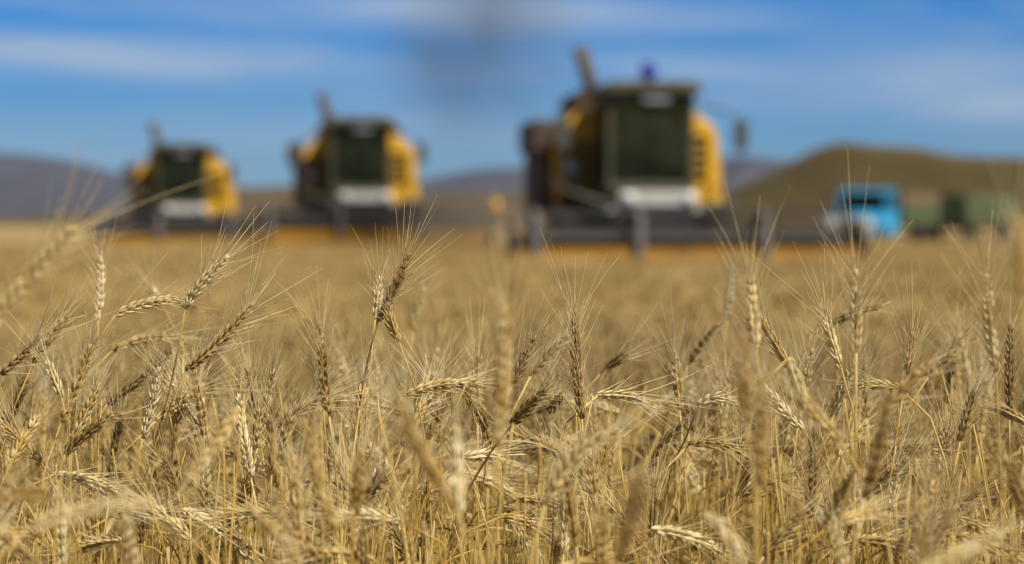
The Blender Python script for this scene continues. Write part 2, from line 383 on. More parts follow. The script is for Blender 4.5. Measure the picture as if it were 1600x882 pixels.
def leaf_mesh(S, r, mb=None, mi=0, count=2):
    """Dry curled leaf blades hanging from the stem nodes."""
    mb = mb or MB(); P, Ln = resample(S, 24)
    for _ in range(count):
        k = r.uniform(.35, .78); c = P[int(k * 23)]; a = r.uniform(0, 6.28); h = np.array([math.cos(a), math.sin(a), 0.0])
        ln = r.uniform(.09, .19); up = r.uniform(.5, 1.3); drop = r.uniform(1.4, 3.4); tw = r.uniform(-4, 4); V = []; n = 9
        p = c.copy(); th = up
        for i in range(n):
            f = i / (n - 1); d = h * math.cos(th) + np.array([0, 0, 1]) * math.sin(th)
            w = 0.0036 * (1 - f ** 1.8) + 0.0002; sd_ = np.cross(d, np.array([-h[1], h[0], 0]))
            lat = np.array([-h[1], h[0], 0]) * math.cos(tw * f) + sd_ * math.sin(tw * f)
            V += [p - lat * w, p + sd_ * w * .35, p + lat * w]
            p = p + d * ln / (n - 1); th -= drop / (n - 1) * (0.5 + f)
        f = []
        for i in range(n - 1):
            b = i * 3; f += [[b, b + 1, b + 4, b + 3], [b + 1, b + 2, b + 5, b + 4]]
        mb.add(np.array(V), f, mi)
    return mb
def plant_curve(r, height, lean0, lean1, neck, ear_len):
    """Stem and ear centre lines; the bend from lean0 to lean1 sits in the top 'neck' metres."""
    n = 60; tot = height + ear_len; ds = tot / n; p = np.zeros(3); pts = [p.copy()]; wob = r.uniform(-.05, .05); side = r.uniform(-.06, .06)
    for i in range(n):
        s_ = (i + .5) * ds; f = np.clip((s_ - (tot - neck)) / neck, 0, 1); f = f * f * (3 - 2 * f)
        th = lean0 + (lean1 - lean0) * f + wob * math.sin(s_ * 9)
        p = p + ds * np.array([math.sin(th), side * math.sin(s_ * 5), math.cos(th)]); pts.append(p.copy())
    pts = np.array(pts); k = int(round(height / ds))
    return pts[:k + 1], pts[k:]

KINDS = []                                                            # (pose, stem, ear)
_r = random.Random(5)
for i in range(30):
    if i < 10: pose, l0, l1, nk = 'upright', _r.uniform(-.05, .08), _r.uniform(.02, .22), .3
    elif i < 20: pose, l0, l1, nk = 'leaning', _r.uniform(.03, .16), _r.uniform(.4, .95), _r.uniform(.25, .4)
    else: pose, l0, l1, nk = 'nodding', _r.uniform(.0, .12), _r.uniform(1.3, 2.3), _r.uniform(.2, .3)
    S, E = plant_curve(_r, _r.uniform(.62, .70), l0, l1, nk, _r.uniform(.055, .084))
    KINDS.append((pose, S, E))
EARMATS = ['ear_g', 'ear_p', 'ear_d']

# --- hand-placed plants: (ear base px, ear tip px, distance, tone, bend, label, options)
W = []
def w(bx, by, tx, ty, d, tone, label, bend=0.0, **kw): W.append((bx, by, tx, ty, d, tone, label, bend, kw))
w(289, 482, 352, 404, 2.80, 'p', 'sharp pale wheat ear leaning right with long awns below the left harvester', -.10, stem=[(276, 560), (258, 640), (238, 730)], awn=1.25)
w(180, 492, 276, 468, 2.80, 'p', 'slender wheat ear bent over to the right on an arched pale stem', -.10, stem=[(150, 525), (122, 610), (112, 700)])
w(291, 580, 394, 478, 2.80, 'g', 'sharp wheat ear slanting right whose awns spread wide below the palest ear', .05, stem=[(270, 625), (245, 700), (215, 800)], awn=1.2)
w(590, 502, 637, 402, 2.80, 'd', 'tall brown wheat ear with bright awns below the middle harvester', .04, stem=[(580, 545), (566, 600), (560, 700)], awn=1.25)
w(586, 500, 594, 438, 2.92, 'p', 'short pale ear half hidden behind the tall brown ear')
w(623, 534, 605, 477, 2.80, 'g', 'small golden ear tilted left on a thin stem beside the tall brown ear', .08)
w(909, 655, 899, 488, 2.78, 'd', 'tall straight dark ear with one long upright awn right of centre', .03, awn=1.0)
w(800, 600, 834, 532, 2.80, 'd', 'dark ear throwing bright stiff awns up to the right near the centre', 0, awn=1.3)
w(829, 588, 884, 528, 3.10, 'd', 'blunt brown ear slanting right just behind the bright stiff awns', -.06, awn=.4)
w(630, 620, 738, 598, 2.80, 'g', 'long wheat ear lying almost level to the right in mid crop', -.12, awn=1.2)
w(716, 598, 768, 698, 2.82, 'g', 'golden ear drooping down to the right below the level ear', -.08)
w(514, 648, 501, 516, 2.62, 'g', 'soft upright ear with plump grains left of the tall brown ear', .03)
w(934, 618, 1000, 624, 2.80, 'p', 'bright cream ear lying level with awns trailing to the right', -.10, awn=1.3)
w(876, 615, 846, 642, 2.82, 'd', 'small curled ear hooking downwards left of the dark straight ear', .25, awn=1.0)
w(1238, 578, 1190, 500, 2.82, 'g', 'golden ear leaning left beside the blurred upright pair below the hill', .05)
w(1314, 575, 1288, 484, 2.80, 'p', 'pale bristly ear leaning left with a very long curved awn', .04, awn=1.35)
w(1338, 552, 1338, 428, 2.45, 'p', 'thick pale upright ear below the blue truck with awns fanned upwards', .0, awn=1.5)
w(1182, 545, 1173, 436, 2.35, 'g', 'soft golden upright ear in front of the right end of the large header', .02, awn=1.3)
w(1168, 660, 1160, 530, 2.05, 'g', 'broad blurred ear standing just left of the soft golden upright ear', .02)
w(1186, 760, 1190, 600, 2.0, 'g', 'blurred golden ear low in front of the soft upright ear', .02)
w(1556, 580, 1543, 436, 2.42, 'p', 'tall pale ear on a straight stem near the right border', .04, stem=[(1559, 650), (1562, 740), (1565, 870)], awn=1.4)
w(1577, 640, 1578, 514, 2.90, 'd', 'slim brown upright ear touching the right border crop', .0)
w(1412, 612, 1425, 524, 2.82, 'd', 'thin dark ear with three long straight awns below the green trailer', .03, awn=1.4)
w(1090, 634, 1146, 628, 2.80, 'p', 'small cream ear arched over at the top of a bare stalk', -.30, stem=[(1082, 655), (1060, 720), (1040, 780)])
w(1405, 606, 1345, 602, 2.82, 'g', 'short golden ear lying level and pointing left beneath the long-awned ear', -.08, awn=1.1)
w(1254, 672, 1198, 606, 2.80, 'p', 'pale whiskered ear leaning steeply left below the golden left-leaning ear', .04, awn=1.1)
w(154, 500, 157, 406, 3.20, 'p', 'slightly blurred pale upright ear standing above the arched stem at left', .02)
w(-14, 510, 112, 362, 2.00, 'p', 'large blurred golden ear slanting up from the left border', -.06, awn=1.2)
w(0, 585, 62, 526, 2.78, 'd', 'sharp brown ear rising from the left border', .05, awn=1.1)
w(52, 568, 104, 496, 2.95, 'd', 'dark ear slanting right close behind the brown ear at the left border', -.05)
w(168, 632, 264, 553, 3.10, 'd', 'long dark blurred ear slanting right in the left of the crop', .04, awn=.6)
w(96, 660, 140, 545, 2.66, 'g', 'stout golden ear in the tangled clump at left', .04, awn=1.2)
w(96, 622, 76, 570, 2.80, 'p', 'thin pale ear leaning left in the tangled clump at left', 0, awn=1.2)
w(223, 686, 248, 580, 2.84, 'p', 'pale pinkish ear standing alone right of the tangled clump', .03)
w(392, 745, 374, 622, 2.78, 'p', 'whiskered pale ear on the left of a tight sheaf below the left harvester', .03, awn=.8)
w(394, 745, 404, 645, 2.84, 'p', 'whiskered pale ear in the middle of the tight sheaf', .0, awn=.8)
w(402, 700, 428, 584, 2.86, 'p', 'tall pale ear rising behind the tight sheaf', -.03)
w(424, 742, 424, 640, 2.74, 'd', 'upright brown ear just right of the tight sheaf', .0)
w(432, 720, 452, 648, 2.80, 'g', 'short golden ear crossing the upright brown ear', .05)
w(438, 664, 512, 622, 2.80, 'd', 'bristly brown ear bending right above the short golden ear', -.12, awn=1.2)
w(466, 654, 500, 612, 2.88, 'p', 'small pale ear tucked under the bristly bending ear', -.05)
w(104, 712, 186, 648, 2.72, 'd', 'fat dark ear with a bright upper edge bent to the right at left', -.16, awn=.7)
w(104, 706, 152, 604, 2.76, 'g', 'golden ear standing up behind the fat dark ear', .03)
w(72, 736, -8, 656, 2.72, 'g', 'golden ear arching down to the left border', -.10)
w(66, 720, 8, 650, 2.86, 'd', 'brown ear leaning left above the golden ear at the left border', .10, awn=1.1)
w(84, 742, 180, 768, 2.76, 'p', 'drooping pale ear pointing right beneath the fat dark ear', -.10, awn=.8)
w(286, 796, 384, 872, 2.66, 'p', 'wheat ear hanging from a tall arched stem at lower left', -.14, stem=[(250, 792), (205, 822), (165, 880)])
w(322, 800, 319, 712, 2.80, 'p', 'short upright ear above the arched stem at lower left', .0)
w(276, 768, 258, 722, 2.84, 'd', 'small brown ear leaning left above the arched stem at lower left', .0)
w(778, 700, 790, 488, 2.02, 'g', 'large blurred golden ear standing upright at the centre', .02, awn=1.0)
w(706, 790, 622, 628, 1.85, 'g', 'large blurred ear leaning left in the central foreground', .04)
w(718, 800, 714, 676, 1.98, 'p', 'blurred pale upright ear against the large left-leaning foreground ear', .02)
w(852, 790, 940, 680, 2.20, 'p', 'blurred pale ear curving over to the right under the cream level ear', -.18)
w(1018, 716, 1060, 668, 2.92, 'd', 'dark brown ear slanting right in the middle of the right crop', -.04, awn=.5)
w(1076, 696, 1152, 706, 2.74, 'g', 'golden ear arching level to the right below the small cream ear', -.22, awn=.8)
w(1062, 640, 1054, 552, 3.05, 'g', 'soft upright ear left of the small cream arched ear', .0)
w(1078, 566, 1120, 510, 3.35, 'd', 'blurred dark ear slanting right behind the header side of the crop', -.06, awn=.5)
w(1300, 505, 1372, 480, 3.20, 'd', 'blurred dark ear lying behind the thick pale upright ear', -.08, awn=.4)
w(1450, 590, 1500, 536, 3.10, 'd', 'dark slanting ear right of the thin three-awned ear', .0, awn=.8)
w(724, 716, 776, 713, 2.78, 'p', 'bright short ear lying level in the central lower crop', -.10, awn=.9)
w(782, 808, 850, 830, 2.74, 'g', 'golden ear drooping right at the bottom centre', -.14, awn=.9)
w(1098, 806, 1152, 862, 2.02, 'p', 'blurred pale ear hanging from a hooped stem at bottom right of centre', -.22, stem=[(1072, 830), (1062, 900)])
w(968, 880, 1000, 748, 1.90, 'd', 'blurred dark brown ear standing at the bottom right of centre', .03, awn=.5)
w(44, 824, 200, 788, 1.85, 'p', 'blurred pale ear bent level across the lower left corner', -.10, awn=.5)
w(386, 790, 456, 862, 2.0, 'g', 'blurred golden ear drooping right beside the arched stem', -.08, awn=.4)
w(1440, 890, 1558, 836, 1.80, 'p', 'large blurred pale ear slanting across the bottom right corner', .04, awn=.4)
w(1352, 780, 1386, 622, 2.10, 'd', 'tall blurred brown ear in the right foreground crop', .03, awn=.5)
w(1380, 650, 1450, 570, 2.30, 'g', 'blurred golden ear slanting right across the thin three-awned ear', -.05, awn=.8)
w(1500, 690, 1521, 612, 2.82, 'd', 'brown ear with dark grains near the right border stalk', .0)
w(1478, 770, 1480, 680, 2.86, 'g', 'upright golden ear left of the right border stalk', .0)
w(522, 830, 478, 664, 2.05, 'g', 'long blurred ear leaning left below the plump upright ear', .03, awn=.5)
w(640, 882, 612, 818, 2.80, 'd', 'small brown ear at the bottom edge left of centre', .0)
w(664, 820, 666, 766, 2.84, 'd', 'stubby dark ear standing low in the central crop', .0, awn=.6)
w(946, 576, 976, 556, 3.05, 'd', 'tiny dark ear tilted right just right of the dark straight ear', .0)
w(1606, 662, 1560, 640, 2.80, 'd', 'fat dark ear at the right border pointing left', -.06, awn=.5)
w(1600, 468, 1592, 352, 1.62, 'g', 'very blurred golden ear filling the right border under the trailer', .03)
w(562, 640, 570, 592, 2.82, 'g', 'plump short ear under the tall brown ear', .0)
w(545, 742, 560, 640, 2.86, 'g', 'golden upright ear below the plump short ear', .02)
w(1392, 800, 1402, 730, 2.78, 'p', 'small white whiskered ear hanging low in the right crop', .0, awn=1.0)
w(646, 516, 662, 456, 3.9, 'g', 'faint far ear leaning left of the central haze behind the tall brown ear', -.1)
w(1136, 500, 1144, 424, 3.7, 'p', 'faint blurred pale ear behind the broad blurred upright pair', .0)
w(250, 470, 236, 452, 3.6, 'p', 'faint pale blurred ear between the arched ear and the palest ear', .0)
w(176, 548, 280, 526, 3.25, 'g', 'blurred golden ear arched level behind the slender bent ear', -.16)
w(372, 640, 300, 740, 2.15, 'g', 'blurred golden ear drooping left before the tight sheaf', .06, awn=.5)
w(1312, 690, 1256, 620, 2.25, 'g', 'soft golden ear leaning left below the pale bristly ear', .03, awn=.6)
w(1232, 560, 1262, 648, 2.4, 'p', 'soft pale ear hanging beside the golden left-leaning ear', .0, awn=.5)
GROUP = 'wheat plants in the ripe crop'

def bez(a, b, c, d, n):
    t = np.linspace(0, 1, n)[:, None]
    return (1 - t) ** 3 * a + 3 * (1 - t) ** 2 * t * b + 3 * (1 - t) * t * t * c + t ** 3 * d
def catmull(P, n=8):
    P = [np.asarray(p, float) for p in P]; Q = [2 * P[0] - P[1]] + P + [2 * P[-1] - P[-2]]; out = []
    for i in range(1, len(Q) - 2):
        for t in np.linspace(0, 1, n, endpoint=False):
            a, b, c, d = Q[i - 1:i + 3]
            out.append(0.5 * (2 * b + (c - a) * t + (2 * a - 5 * b + 4 * c - d) * t * t + (3 * b - a - 3 * c + d) * t ** 3))
    out.append(P[-1]); return np.array(out)
for (bx, by, tx, ty, d, tone, label, bend, kw) in W:
    r = random.Random(hash((bx, by, tx)) & 0xffff)
    B = np.array(at(bx, by, d)); Tp = np.array(at(tx, ty, d + r.uniform(-.02, .02)))
    ch = Tp - B; side = np.array([-ch[2], 0, ch[0]])                   # bend sideways in the picture of the ear, + to its left
    C = (B + Tp) / 2 - side * (-bend) * 2.0 if False else (B + Tp) / 2 + side * (-bend)
    C = (B + Tp) / 2 + side * bend * (-1.0 if tx >= bx else 1.0) * (1 if True else 1)
    t = np.linspace(0, 1, 24)[:, None]
    E = (1 - t) ** 2 * B + 2 * (1 - t) * t * C + t * t * Tp
    t0 = unit(E[1] - E[0])
    if 'stem' in kw:
        pts = [B] + [np.array(at(x, y, d + 0.02 * (i + 1))) for i, (x, y) in enumerate(kw['stem'])]
        last = pts[-1]; dr = unit(pts[-1] - pts[-2]); gz = ground_z(last[0], last[1])
        if last[2] > gz + .15:
            h = last[2] - gz; pts.append(np.array([last[0] + dr[0] * .12, last[1] + .02, gz + h * .45])); pts.append(np.array([last[0] + dr[0] * .15, last[1] + .03, gz]))
        S = catmull(pts)[::-1]
    else:
        up = t0[2]; off = -0.35 * unit(np.array([t0[0], 0, .001]))[0] * min(.2, .05 + .12 * (1 - max(up, -.3))) + r.uniform(-.03, .03)
        gz = ground_z(B[0], d); root = np.array([B[0] + off * (1.0 if up > .2 else 1.5), d + r.uniform(-.03, .06), gz])
        k = .16 if up > .4 else .10
        S = bez(root, root + np.array([0, 0, .32]), B - t0 * k, B, 28)
    root = S[0].copy(); S = S - root; E = E - root
    o = thing('wheat_plant', label, 'wheat', tuple(root), 0, GROUP)
    stem_mesh(S, r).build('stem', M['stem'], o)
    for _ in range(r.choice((1, 1, 2))): leaf_mesh(S, r, count=1).build('leaf', M['leaf'], o)
    ea, aw = ear_meshes(E, r, awn_spread=1.0, awn_len=(.020 * kw.get('awn', .9), .075 * kw.get('awn', .9)))
    e = ea.build('ear', M['ear_' + tone], o); aw.build('beard', M['awn'], e)

# --- the rest of the nearest plants: copies of eighteen kinds
KD = []
for i, (pose, S, E) in enumerate(KINDS):
    r = random.Random(100 + i)
    st = stem_mesh(S, r).mesh('stem', [M['stem']]); lf = [leaf_mesh(S, r, count=1).mesh('leaf', [M['leaf']]) for _ in range(2)]
    ea, aw = ear_meshes(E, r); bm_ = aw.mesh('beard', [M['awn']])
    ears = []
    base = ea.mesh('ear', [M['ear_g']])
    for tname in EARMATS:
        c = base.copy(); c.materials.clear(); c.materials.append(M[tname]); ears.append(c)
    KD.append((pose, st, lf, ears, bm_, S, E))
n_more = 300 - len(W)
placed = [(x[4], 0) for x in W]; XY = [(at(x[0], x[1], x[4])[0], x[4]) for x in W]
recs = []; tries = 0
def pixel(p):
    s, c = math.sin(PITCH), math.cos(PITCH); q = Vector(p) - Vector((0, 0, CAM_Z)); f = q.y * c - q.z * s; v = q.y * s + q.z * c
    return 800 + FPX * q.x / f, 441 - FPX * v / f
while len(recs) < n_more and tries < 20000:
    tries += 1
    d = 2.2 + 1.4 * rnd.random(); x = rnd.uniform(-1, 1) * (.2118 * d + .03)
    if any((x - a) ** 2 + (d - b) ** 2 < .028 ** 2 for a, b in XY): continue
    ki = rnd.randrange(len(KINDS)); pose, st, lf, ears, bm_, S, E = KD[ki]
    yaw = rnd.gauss(0.0, 1.0) + (0 if rnd.random() < .62 else math.pi); sc = rnd.uniform(.93, 1.09)
    gz = ground_z(x, d); c_, s_ = math.cos(yaw), math.sin(yaw)
    def wp(p): return Vector((x + sc * (p[0] * c_ - p[1] * s_), d + sc * (p[0] * s_ + p[1] * c_), gz + sc * p[2]))
    p0, p1 = pixel(wp(E[0])), pixel(wp(E[-1])); top = min(p0[1], p1[1])
    lim = 575 + 25 * math.sin(x * 9) - (40 if abs(p0[0] - 1400) < 220 else 0)
    if top < lim: sc *= 1 - (lim - top) / FPX * d / (.74)            # keep the random plants below the hand-placed tops
    if sc < .8: continue
    if top > 960 or not (-40 < p0[0] < 1640): continue
    p0, p1 = pixel(wp(E[0])), pixel(wp(E[-1]))
    mx_, my_ = (p0[0] + p1[0]) / 2, (p0[1] + p1[1]) / 2
    if d < 2.7 and min(p0[1], p1[1]) < 700: continue
    if any(d < h[4] + .05 and (mx_ - (h[0] + h[2]) / 2) ** 2 + (my_ - (h[1] + h[3]) / 2) ** 2 < 62 ** 2 for h in W): continue
    XY.append((x, d)); recs.append((x, d, gz, yaw, sc, ki, rnd.choice((0, 0, 0, 1, 1, 2)), p0, p1))
TONE = ['golden', 'pale', 'brown']
def where(px):
    for lim, t in ((130, 'by the left border'), (240, 'left of the left harvester'), (380, 'below the left harvester'), (470, 'between the smaller harvesters'), (670, 'below the middle harvester'), (800, 'below the dark smoke'), (960, 'under the large harvester left half'), (1150, 'under the large harvester right half'), (1290, 'below the hill slope'), (1400, 'below the blue truck'), (1500, 'below the green trailer')):
        if px < lim: return t
    return 'by the right border'
labs = {}
for q in recs:
    x, d, gz, yaw, sc, ki, tn, p0, p1 = q; pose = KD[ki][0]
    dirn = 'right' if p1[0] > p0[0] else 'left'
    ps = {'upright': 'upright', 'leaning': dirn + '-leaning', 'nodding': dirn + '-nodding'}[pose]
    foc = 'blurred' if d < 2.35 else ('soft' if d > 3.0 else 'sharp')
    my = (p0[1] + p1[1]) / 2
    lev = 'at bottom edge' if my > 800 else ('in mid crop' if my > 680 else 'near crop top')
    labs.setdefault(f'{foc} {TONE[tn]} {ps} ear {lev} {where((p0[0] + p1[0]) / 2)}', []).append(q)
for lab, qs in labs.items():
    qs.sort(key=lambda q: q[7][0] + q[8][0])
    for k, (x, d, gz, yaw, sc, ki, tn, p0, p1) in enumerate(qs):
        pose, st, lf, ears, bm_, S, E = KD[ki]
        nm = lab if len(qs) == 1 else {0: 'leftmost ', len(qs) - 1: 'rightmost '}.get(k, 'middle ') + lab
        o = thing('wheat_plant', nm, 'wheat', (x, d, gz), yaw, GROUP); o.scale = (sc, sc, sc)
        link('stem', st, o); [link('leaf', q_, o) for q_ in lf]; e = link('ear', ears[tn], o); link('beard', bm_, e)

# --- the mass of the crop: one object that scatters whole plants, then patches of plants far out
src_near = bpy.data.collections.new('crop_source_near'); src_far = bpy.data.collections.new('crop_source_far')   # not linked to the scene
for i, (pose, S, E) in enumerate(KINDS):
    r = random.Random(300 + i); mb = MB()
    stem_mesh(S, r, mb, 0, sides=5); leaf_mesh(S, r, mb, 1, count=2)
    ear_meshes(E, r, ear=mb, awn=mb, miE=2, miA=3)
    tn = (0, 1, 0, 2, 0, 1)[i % 6]
    src_near.objects.link(bpy.data.objects.new('plant_%02d' % i, mb.mesh('plant', [M['stem'], M['leaf'], M[('ear_g', 'ear_b', 'ear_d')[tn]], M['awn_b']])))
def far_plant(mb, r, x, y):
    h = r.uniform(.62, .76); a = r.uniform(0, 6.28); k = r.uniform(0, .12); b = np.array([x, y, 0.0]); t = np.array([x + k * math.cos(a), y + k * math.sin(a), h])
    mb.tube([b, (b + t) / 2 + [0, 0, .02], t], [.0022, .002, .0015], 3, 0, cap=False)
    n = np.array([math.cos(a), math.sin(a), 0]) * r.uniform(.1, 1.2) + np.array([0, 0, r.uniform(-.3, 1.2)]); n = unit(n); E = [t + n * s_ * .085 for s_ in (0, .2, .4, .6, .8, 1)]
    mb.tube(E, [.003, .0062, .0075, .007, .0058, .002], 5, 2, cap=False)
    for q in range(9):
        p = t + n * .085 * r.uniform(.2, 1); dd = unit(n + np.array([r.uniform(-.5, .5), r.uniform(-.5, .5), r.uniform(-.5, .5)])); sd_ = unit(np.cross(dd, [.3, .5, .2])) * .0003
        mb.add([p - sd_, p + sd_, p + dd * r.uniform(.03, .06)], [[0, 1, 2]], 3)
    if r.random() < .6:
        p = b + (t - b) * r.uniform(.4, .8); a2 = r.uniform(0, 6.28); hh = np.array([math.cos(a2), math.sin(a2), 0]); la = np.array([-hh[1], hh[0], 0]) * .004
        q1 = p + hh * .06 + [0, 0, .03]; q2 = p + hh * .12 + [0, 0, -.03]
        mb.add([p - la, p + la, q1 - la, q1 + la, q2], [[0, 1, 3, 2], [2, 3, 4]], 1)
for i in range(6):
    r = random.Random(700 + i); mb = MB()
    for _ in range(52): far_plant(mb, r, r.uniform(-.27, .27), r.uniform(-.27, .27))
    tn = (0, 2, 0, 2, 1, 2)[i]
    src_far.objects.link(bpy.data.objects.new('patch_%02d' % i, mb.mesh('patch', [M['stem'], M['leaf'], M[('ear_g', 'ear_b', 'ear_d')[tn]], M['awn_b']])))

def scatter(name, pts, coll, label):
    """pts: rows of x, y, z, yaw, tilt, scale, variant."""
    A = np.array(pts); me = bpy.data.meshes.new(name); me.from_pydata(A[:, :3].tolist(), [], [])
    rot = np.zeros((len(A), 3)); rot[:, 0] = A[:, 4] * np.cos(A[:, 3] * 7); rot[:, 1] = A[:, 4] * np.sin(A[:, 3] * 7); rot[:, 2] = A[:, 3]
    me.attributes.new('rot', 'FLOAT_VECTOR', 'POINT').data.foreach_set('vector', rot.astype(np.float32).ravel())
    me.attributes.new('scl', 'FLOAT', 'POINT').data.foreach_set('value', A[:, 5].astype(np.float32))
    me.attributes.new('variant', 'INT', 'POINT').data.foreach_set('value', A[:, 6].astype(np.int32))
    o = link(name, me); tag(o, label, 'wheat crop', kind='stuff')
    ng = bpy.data.node_groups.new(name, 'GeometryNodeTree')
    ng.interface.new_socket('Geometry', in_out='INPUT', socket_type='NodeSocketGeometry'); ng.interface.new_socket('Geometry', in_out='OUTPUT', socket_type='NodeSocketGeometry')
    gi = ng.nodes.new('NodeGroupInput'); go = ng.nodes.new('NodeGroupOutput'); iop = ng.nodes.new('GeometryNodeInstanceOnPoints'); ci = ng.nodes.new('GeometryNodeCollectionInfo')
    ci.inputs['Collection'].default_value = coll; ci.inputs['Separate Children'].default_value = True; ci.inputs['Reset Children'].default_value = True
    iop.inputs['Pick Instance'].default_value = True
    def attr(nm, dt):
        a = ng.nodes.new('GeometryNodeInputNamedAttribute'); a.data_type = dt; a.inputs['Name'].default_value = nm
        return a.outputs['Attribute']
    ng.links.new(gi.outputs[0], iop.inputs['Points']); ng.links.new(ci.outputs[0], iop.inputs['Instance'])
    ng.links.new(attr('variant', 'INT'), iop.inputs['Instance Index']); ng.links.new(attr('rot', 'FLOAT_VECTOR'), iop.inputs['Rotation']); ng.links.new(attr('scl', 'FLOAT'), iop.inputs['Scale'])
    ng.links.new(iop.outputs[0], go.inputs[0])
    md = o.modifiers.new('scatter', 'NODES'); md.node_group = ng
    return o
src_straw = bpy.data.collections.new('crop_source_straw')
for i in range(12):
    r = random.Random(900 + i); mb = MB()
    for _ in range(3):
        S, E = plant_curve(r, r.uniform(.50, .74), r.uniform(-.10, .22), r.uniform(-.2, .7), .4, .05)
        S = S @ Matrix.Rotation(r.uniform(0, 6.28), 3, 'Z'); S = np.array(S) + [r.uniform(-.05, .05), r.uniform(-.05, .05), 0]
        stem_mesh(S, r, mb, 0, sides=5, thick=r.uniform(.7, 1.0)); leaf_mesh(S, r, mb, 1, count=r.choice((1, 2, 2)))
    src_straw.objects.link(bpy.data.objects.new('straw_%02d' % i, mb.mesh('straw', [M['stem'], M['leaf']])))
rr = np.random.RandomState(4)
pts = []
def put(d0, d1, dens, margin, smin, smax, skip_cone=False):
    wmax = .2118 * d1 + margin; n = int(dens * (d1 - d0) * 2 * wmax)
    for _ in range(n):
        d = rr.uniform(d0, d1); x = rr.uniform(-wmax, wmax)
        if abs(x) > .2118 * d + margin: continue
        if skip_cone and abs(x) < .2118 * d + .06: continue
        pts.append((x, d, ground_z(x, d), rr.normal(0, 1.0) + (0 if rr.rand() < .62 else math.pi), abs(rr.normal(0, .06)), rr.uniform(smin, smax), rr.randint(len(KINDS))))
put(1.9, 3.5, 250, 1.2, .90, 1.06, True)         # beside the view
put(2.3, 3.5, 120, .0, .70, .90)                 # short plants under the near ones
put(3.5, 4.3, 330, 1.2, .88, 1.05)
put(4.3, 6.6, 300, 1.4, .88, 1.05)
put(6.6, 9.0, 160, 1.2, .90, 1.06)
scatter('wheat_crop', pts, src_near, 'dense ripe wheat of the standing crop behind the nearest plants')
pts = []
put(2.1, 3.8, 130, .3, .86, 1.08)
for q in pts: q_ = list(q)
scatter('wheat_straw', [(*q[:6], int(q[6]) % 12) for q in pts], src_straw, 'tangle of dry stalks and curled leaf blades between the ears')
pts = []
def put_far(d0, d1, dens, margin, keep=lambda x, d: True):
    wmax = .2118 * d1 + margin; n = int(dens * (d1 - d0) * 2 * wmax)
    for _ in range(n):
        d = rr.uniform(d0, d1); x = rr.uniform(-wmax, wmax)
        if abs(x) > .2118 * d + margin or not keep(x, d): continue
        pts.append((x, d, ground_z(x, d), rr.uniform(0, 6.28), 0.0, rr.uniform(.88, 1.05) * (1.0 if d < 45 else .88), rr.randint(6)))
def standing(x, d):
    """Uncut crop: up to each machine's header; cut behind the large machine's swath."""
    if x > 6.2: return d < 74
    if x > -0.3: return d < 42.2
    if x > -5.2: return d < 64.5
    return d < 80
put_far(7.4, 20, 5.5, 2.0, standing)
put_far(20, 82, 4.2, 3.0, standing)
scatter('wheat_field', pts, src_far, 'ripe wheat field reaching back to the harvesters')

# ------------------------------------------------------------------ machine materials
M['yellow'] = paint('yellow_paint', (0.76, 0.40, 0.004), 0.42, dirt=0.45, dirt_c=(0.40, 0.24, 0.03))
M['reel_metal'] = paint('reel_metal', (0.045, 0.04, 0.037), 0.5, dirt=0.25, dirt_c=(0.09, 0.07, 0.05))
M['header_yellow'] = paint('dusty_shaded_yellow', (0.36, 0.17, 0.004), 0.5, dirt=0.6, dirt_c=(0.16, 0.09, 0.02))  # darker than the body yellow: dust, plus reel shade put into the colour
M['dark_metal'] = paint('dark_metal', (0.012, 0.011, 0.010), 0.65, dirt=0.2, dirt_c=(0.07, 0.05, 0.03), spec=0.2)
M['grey_metal'] = paint('grey_metal', (0.20, 0.188, 0.18), 0.5, metal=0.2, dirt=0.4)
M['brown_metal'] = paint('rusty_brown_metal', (0.060, 0.036, 0.023), 0.7, dirt=0.4, dirt_c=(0.11, 0.065, 0.04))
M['pipe_metal'] = paint('dusty_pipe_metal', (0.085, 0.062, 0.048), 0.6, dirt=0.4)
M['cab_frame'] = paint('olive_cab_paint', (0.055, 0.058, 0.030), 0.5, dirt=0.4)
M['white'] = paint('white_paint', (0.50, 0.49, 0.46), 0.5, dirt=0.35, dirt_c=(0.35, 0.30, 0.22))
M['rubber'] = paint('tyre_rubber', (0.022, 0.021, 0.020), 0.85, dirt=0.5, dirt_c=(0.14, 0.11, 0.07), spec=0.2)
M['seat'] = paint('seat_cloth', (0.03, 0.033, 0.03), 0.9, dirt=0.1)
M['lamp'] = paint('lamp_lens', (0.75, 0.74, 0.70), 0.15, dirt=0.1)
M['shade_brown'] = paint('brown_shoulder_shade', (0.30, 0.155, 0.014), 0.75, dirt=0.4, dirt_c=(0.16, 0.09, 0.02))  # stands for the yellow body in the cab's shadow
M['patch_grey'] = paint('sky_patch_grey', (0.30, 0.34, 0.38), 0.25, dirt=0.2)  # tone of the pale sky patch, no lamp
M['blue_lens'] = paint('blue_beacon_lens', (0.010, 0.022, 0.30), 0.25, dirt=0.05)
M['glass'] = glass('tinted_cab_glass', (0.42, 0.55, 0.40))
M['mirror'] = paint('mirror_housing', (0.05, 0.055, 0.055), 0.5, dirt=0.2)
M['truck_blue'] = paint('sky_blue_truck_paint', (0.01, 0.32, 0.62), 0.4, dirt=0.25, dirt_c=(0.30, 0.38, 0.38))
M['green'] = paint('green_boards', (0.045, 0.085, 0.032), 0.7, dirt=0.5, dirt_c=(0.20, 0.19, 0.10))
M['pale_green'] = paint('faded_green_boards', (0.062, 0.088, 0.038), 0.75, dirt=0.4, dirt_c=(0.15, 0.15, 0.08))
M['board'] = paint('bare_boards', (0.16, 0.10, 0.062), 0.8, dirt=0.5)
M['truck_glass'] = glass('truck_glass', (0.035, 0.045, 0.06), 0.03)

